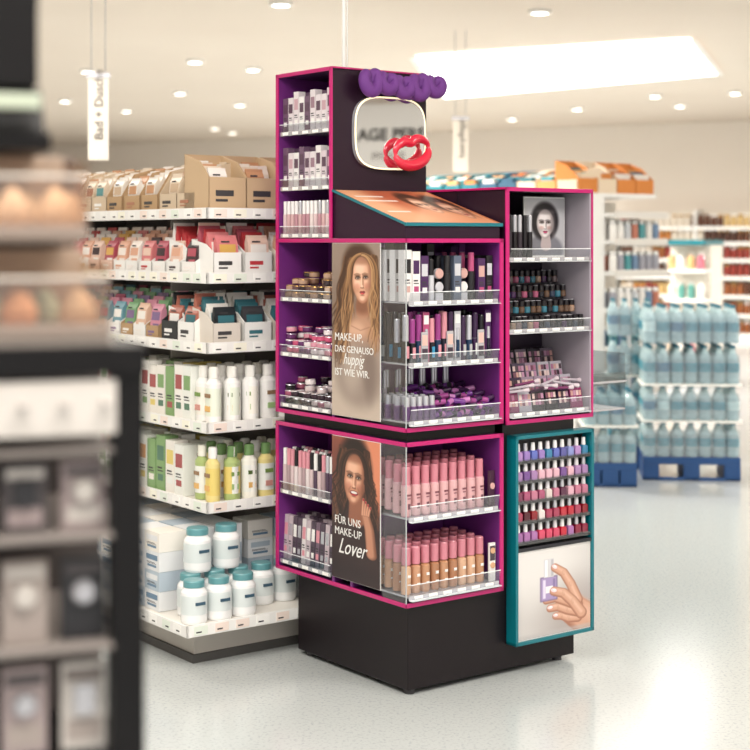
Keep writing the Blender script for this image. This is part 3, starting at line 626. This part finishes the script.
# ---------- right gondola
G2=Matrix.Translation((1.399,10.5,0))@Matrix.Rotation(ROT,4,'Z')
rg=MB('endcap_gondola_shelf',G2); GW=.80
rg.box(0,GW,0,1.9,0,.1,GREY); rg.box(0,.27,0,.03,.1,1.80,WHITE); rg.box(0,.03,0,1.9,.1,1.80,WHITE); rg.box(.0,GW,.40,1.9,.1,1.78,CREAM)
for z in (.45,.75,1.02,1.28,1.50,1.69): rg.box(.27,GW,-.10,.42,z-.03,z,WHITE); rg.box(.27,GW,-.11,-.10,z-.04,z+.01,mat((220,216,210)))
rg.box(0,GW,0,1.9,1.80,1.83,WHITE); rg.done(.002)
tb=MB('storage_boxes_and_towels',G2); pt=palette([(30,112,124),(80,160,172),(210,130,60),(222,160,96),(180,100,50),(50,90,116),(232,226,218),(226,206,180)],.7)
for i in range(9):
    c=pt[random.choice([0,1,5])] if i>2 else pt[random.choice([2,3,7])]
    tb.at(.14,.12+i*.21,1.831,rz=FACE)
    for x in (-.095,.09): tb.prism([(-.12,0),(.12,0),(.12,.18),(0,.16),(-.12,.09)],x,x+.005,c)
    tb.box(-.09,.09,-.12,-.115,0,.09,c); tb.box(-.09,.09,.115,.12,0,.18,c)
    for k in range(4): tb.box(-.08+.02*(k%2),.04+.03*(k%2),-.10+k*.05,-.06+k*.05,.005,.12+.015*k,random.choice(pt))
for i in range(4):
    tb.at(.12+i*.19,.13,1.831); c=pt[random.choice([2,3,4,7])]
    for x in (-.09,.085): tb.prism([(-.12,0),(.12,0),(.12,.23),(0,.19),(-.12,.10)],x,x+.005,c)
    tb.box(-.085,.085,-.12,-.115,0,.10,c); tb.box(-.085,.085,.115,.12,0,.23,c)
    for k in range(3): tb.box(-.07,.07,-.09+k*.06,-.04+k*.06,.005,.14+.02*k,random.choice(pt))
tb.done()
sp=MB('spray_cans',G2); ps=palette([(196,200,204),(80,150,155),(232,228,222),(160,160,170),(110,136,166),(236,234,230),(190,120,100)],.3)
for z in (.45,.75,1.02,1.28,1.50):
    for i in range(7):
        for j in range(2): c=random.choice(ps); sp.at(.31+i*.072,-.04+j*.09,z+.001).lathe([(.026,0),(.028,.004),(.028,.10),(.02,.112),(.021,.113),(.021,.135),(.016,.14)],[c,c,c,random.choice(ps),WHITE,WHITE],8)
sp.done()
# ---------- water pallets
WB=mat((196,222,226),.06,0,0,alpha=.55,coat=.5); WL=[mat((70,140,156),.3),mat((210,230,230),.3),mat((60,116,146),.3)]; WC=mat((24,104,126),.3); PAL=mat((28,72,126),.5)
WRAP=acrylic((244,248,250),.12)
def wpallet(sfx,px,py,rot,nx,ny,levels,w,d):
    Y=1516*1.5/(py-240); M=Matrix.Translation(((px-375)*Y/1516,Y,0))@Matrix.Rotation(rot,4,'Z')
    p=MB('blue_pallet'+sfx,M)
    for x in (0,w/2-.05,w-.10): p.box(x,x+.10,0,d,0,.10,PAL)
    for k in range(5): p.box(0,w,k*d/5,k*d/5+d/5-.02,.10,.145,PAL)
    p.box(0,w,0,.02,.0,.02,PAL); p.done(.003)
    bt=MB('water_bottle_packs'+sfx,M); z=.146
    for (h,n) in levels:
        r=w/nx/2*.94
        for i in range(nx):
            for j in range(ny):
                if j>1 and 0<i<nx-1 and n: continue
                bt.at(w/nx*(i+.5),r*1.04*(2*j+1),z); l=random.choice([WL[0]]*4+WL)
                bt.lathe([(r*.9,0),(r,.015),(r*.94,h*.16),(r,h*.24),(r*.99,h*.3),(r*1.01,h*.31),(r*1.01,h*.55),(r*.97,h*.56),(r*.95,h*.66),(r*.4,h*.87),(r*.36,h*.93),(r*.42,h*.93),(r*.42,h*.985)],[WB,WB,WB,WB,WB,l,WB,WB,WB,WB,WC,WC],12)
        bt.at()
        for q_ in range(0,nx,2):
            x0=w/nx*q_+.002; x1=min(w,w/nx*(q_+2))-.002; bt.box(x0,x1,-.003,-.001,z+.005,z+h*.8,WRAP)
        z+=h
        if n: bt.box(-.01,w+.01,-.01,d*.98,z,z+.012,mat((238,238,232),.6))
        z+=.013
    bt.done()
wpallet('',643,480,-.10,7,5,[(.215,1),(.215,1),(.24,0),(.24,0)],.60,.40)
wpallet('.001',584,487,-.05,4,4,[(.215,1),(.215,0)],.32,.36)
wpallet('.002',608,468,-.10,4,3,[(.22,1),(.22,1),(.245,0),(.245,0)],.30,.28)
# ---------- far wall shelving
ang=math.atan2(-.47,.88)
FW=Matrix.Translation((3.6,wallY(3.6)-.75,0))@Matrix.Rotation(ang,4,'Z')
fs=MB('grocery_shelving_unit',FW)
fs.box(0,6.5,.45,.5,0,1.95,CREAM); fs.box(0,6.5,0,.5,0,.12,WHITE)
lv=[.4,.68,.96,1.22,1.47,1.7]
for z in lv: fs.box(0,6.5,.05,.45,z-.05,z,WHITE)
for x in (0,1.3,2.6,3.9,5.2,6.47): fs.box(x,x+.03,.05,.5,.12,1.95,WHITE)
fs.done()
fj=MB('food_jars',FW); pj=palette([(90,50,30),(140,80,40),(180,116,56),(76,44,32),(206,176,120),(140,50,40),(214,204,190)],.4)
for z in [.12]+lv:
    x=.08
    while x<6.4:
        c=random.choice(pj); n=random.randint(2,5)
        for i in range(n):
            if (x%1.3)>.08: fj.at(x,.14,z+.001).lathe([(.042,0),(.045,.01),(.045,.13),(.036,.15),(.038,.151),(.038,.18)],[c,c,c,GOLD,random.choice([GOLD,WHITE,c])],8)
            x+=.1
fj.done()
MS=Matrix.Translation((2.95,15.5,0))@Matrix.Rotation(ang,4,'Z')
mr=MB('aisle_gondola_shelf',MS); mr.box(0,.42,.25,.7,0,1.45,CREAM)
for z in(.3,.6,.9,1.2): mr.box(0,.42,0,.25,z-.03,z,WHITE)
mr.box(0,.42,0,.7,0,.1,GREY); mr.box(-.01,.43,-.01,.71,1.45,1.50,TEAL); mr.done()
mj=MB('household_bottles',MS); pm=palette([(200,110,126),(90,150,140),(230,226,220),(214,174,120)],.4)
for z in(.1,.3,.6,.9,1.2):
    for i in range(4): c=random.choice(pm); mj.at(.06+i*.1,.1,z+.001).lathe([(.035,0),(.04,.01),(.04,.12),(.015,.15),(.02,.151),(.02,.17)],[c,c,c,WHITE,WHITE],8)
mj.done()
# wall sign that the tower mirror reflects (window lettering, reversed from inside)
SG=empty('window_lettering_sign',Matrix.Translation((10.9,2.45,0)))
p=MB('panel',parent=SG); p.box(.0,.03,-1.6,1.6,2.15,3.0,mat((246,244,240),.5)); p.done()
text('lettering','AGE PERFECT',(-.005,-.46,2.60),(0,-1,0),(0,0,1),.18,mat((14,12,12)),SG,sx=-1,bold=.006)
text('lettering','PFLEGE',(-.005,-.30,2.38),(0,-1,0),(0,0,1),.12,mat((90,80,76)),SG,sx=-1)

# ---------- foreground fixture
k=1.8/1516
FX=Matrix.Translation((-.273,1.8,0))@Matrix.Rotation(math.radians(20),4,'Z')
def fz(y): return 1.5-(y-240)*k
def fx(x): return (x-145)*k*1.0
ff=MB('beauty_accessory_stand',FX)
ff.box(-.60,0,.0,.45,0,.86,BLK2)
ff.box(fx(112),0,0,.04,.86,fz(352),BLK2); ff.box(-.60,0,.30,.45,.86,fz(352),mat((76,68,66),.5)); ff.box(-.60,0,-.01,.45,fz(372),fz(345),BLK2)
for y in (445,530,640): ff.box(-.60,fx(118),.0,.30,fz(y+7),fz(y),mat((140,132,128),.4))
ff.box(-.60,fx(116),-.005,.0,fz(432),fz(378),mat((222,216,210),.5))
for i in range(5): ff.box(fx(108-i*40),fx(100-i*40),-.03,-.005,fz(404),fz(398),mat((190,184,180),.3))
ff.box(-.60,fx(112),.0,.30,fz(345),fz(336),mat((170,160,152),.4))
TB=acrylic((240,228,216),.10)
for y0,y1,xr in ((150,238,88),(250,335,110)):
    ff.box(-.6,fx(xr),0,.003,fz(y1),fz(y0+28),TB); ff.box(fx(xr)-.003,fx(xr),0,.2,fz(y1),fz(y0+12),TB); ff.box(-.6,fx(xr),0,.2,fz(y1)-.004,fz(y1)+.003,mat((190,172,158),.4)); ff.box(-.6,fx(xr),.19,.2,fz(y1),fz(y0),mat((184,162,144),.5))
    ff.box(-.6,fx(xr),-.004,.0,fz(y1),fz(y1-12),mat((150,134,124),.5)); ff.box(-.6,fx(xr),.0,.004,fz(y0+30),fz(y0+26),mat((220,214,206),.2))
ff.box(-.6,fx(104),.205,.215,fz(340),fz(150),mat((110,92,82),.5))
ff.box(-.6,fx(58),.05,.22,fz(150),fz(132),BLK2); ff.prism([(.05,fz(132)),(.21,fz(132)),(.16,fz(86)),(.08,fz(86))],-.6,fx(52),BLK2); ff.box(-.6,fx(44),.04,.2,fz(86),fz(-70),BLK2)
ff.box(-.6,fx(46),.03,.04,fz(110),fz(95),mat((190,200,180),.5))
ff.done(.002)
sg=MB('makeup_sponges',FX)
def egg(r,h,c): sg.lathe([(r*.05,0),(r*.6,h*.06),(r*.95,h*.25),(r,h*.42),(r*.85,h*.65),(r*.5,h*.87),(r*.2,h*.97),(.0005,h)],c,18)
for i,x in enumerate((62,20,-22,-62)):
    sg.at(fx(x),.05,fz(234)); egg(.021,.056,mat([(232,208,182),(236,214,192)][i%2],.8))
    sg.at(fx(x+20),.10,fz(234)); egg(.019,.052,mat((222,200,174),.8))
for i,x in enumerate((84,26,-26,-70)):
    sg.at(fx(x),.05,fz(332)); egg(.023,.052,mat([(240,196,168),(236,186,150)][i%2] if i else (226,204,178),.8)); sg.at(fx(x-26),.11,fz(332)); egg(.02,.05,mat((196,220,206),.8))
sg.done()
pg=MB('hanging_accessory_packs',FX); pq=palette([(180,168,162),(84,78,80),(130,120,116),(214,208,202),(44,44,48),(176,160,160)],.4)
for y,hh in ((530,70),(640,85),(750,90)):
    for i in range(6):
        x=fx(88-i*58); h=hh*k*.95; z=fz(y)+.001; c=pq[(i*2+y//10)%6]
        pg.at(x,.03,z); pg.box(-.026,.026,0,.012,0,h,c); pg.box(-.02,.02,-.001,0,h*.1,h*.35,random.choice(pq)); pg.box(-.022,.022,-.001,0,h*.8,h*.93,random.choice(pq))
        if (i+y)%3: pg.at(x,.03,z+h*.58,rx=math.pi/2).lathe([(.014,0),(.015,.004),(.011,.01)],random.choice([pq[3],pq[5],SILV]),16)
        else: pg.at(x,.025,z+h*.42); pg.box(-.012,.012,-.004,.004,0,h*.34,random.choice([pq[4],SILV]))
pg.done()
# ---------- lights
def area(name,loc,sx,sy,pw,col=(1,.945,.875)):
    l=bpy.data.lights.new(name,'AREA'); l.shape='RECTANGLE'; l.size=sx; l.size_y=sy; l.energy=pw; l.color=col; o=bpy.data.objects.new(name,l); o.location=loc; COL.objects.link(o); return o
area('ceiling_lamp_1',(-1.5,3.0,3.25),2.5,1.2,125); area('ceiling_lamp_2',(2.5,3.0,3.25),2.5,1.2,120); area('ceiling_lamp_3',(0,1.0,3.25),3,1,118)
area('ceiling_lamp_4',(-2.5,7.5,3.25),3,1,120); area('ceiling_lamp_5',(3,8.0,3.25),3,1.2,110); area('sign_fill_lamp',(7.5,3.0,3.25),2,2,115)  # last lamp is added to light the lettering sign seen in the mirror
for i,(x,y) in enumerate([(-4,14),(1,15),(6,13),(-5,21),(2,20),(6,18),(-1,11),(-1,22.5)]):
    l=bpy.data.lights.new('ceiling_fill_spot_%d'%i,'SPOT'); l.energy=600; l.spot_size=3.0; l.spot_blend=.6; l.color=(1,.945,.875); l.shadow_soft_size=.1; o=bpy.data.objects.new('ceiling_fill_spot_%d'%i,l); o.location=(x,y,3.22); COL.objects.link(o)  # spots stand in for the downlights; those near the back wall added to brighten it
w=bpy.data.worlds.new('world'); scene.world=w; w.use_nodes=True; w.node_tree.nodes['Background'].inputs[0].default_value=(1,.97,.94,1); w.node_tree.nodes['Background'].inputs[1].default_value=1.15
scene.view_settings.view_transform='Standard'
cd=bpy.data.cameras.new('camera'); cam=bpy.data.objects.new('camera',cd); COL.objects.link(cam); cam.location=(0,0,1.5); cam.rotation_euler=(math.pi/2,0,0)
cd.sensor_width=36; cd.lens=36*1516/750; cd.shift_y=-.18; cd.dof.use_dof=True; cd.dof.focus_distance=5.1; cd.dof.aperture_fstop=2.8; cd.clip_end=100
scene.camera=cam
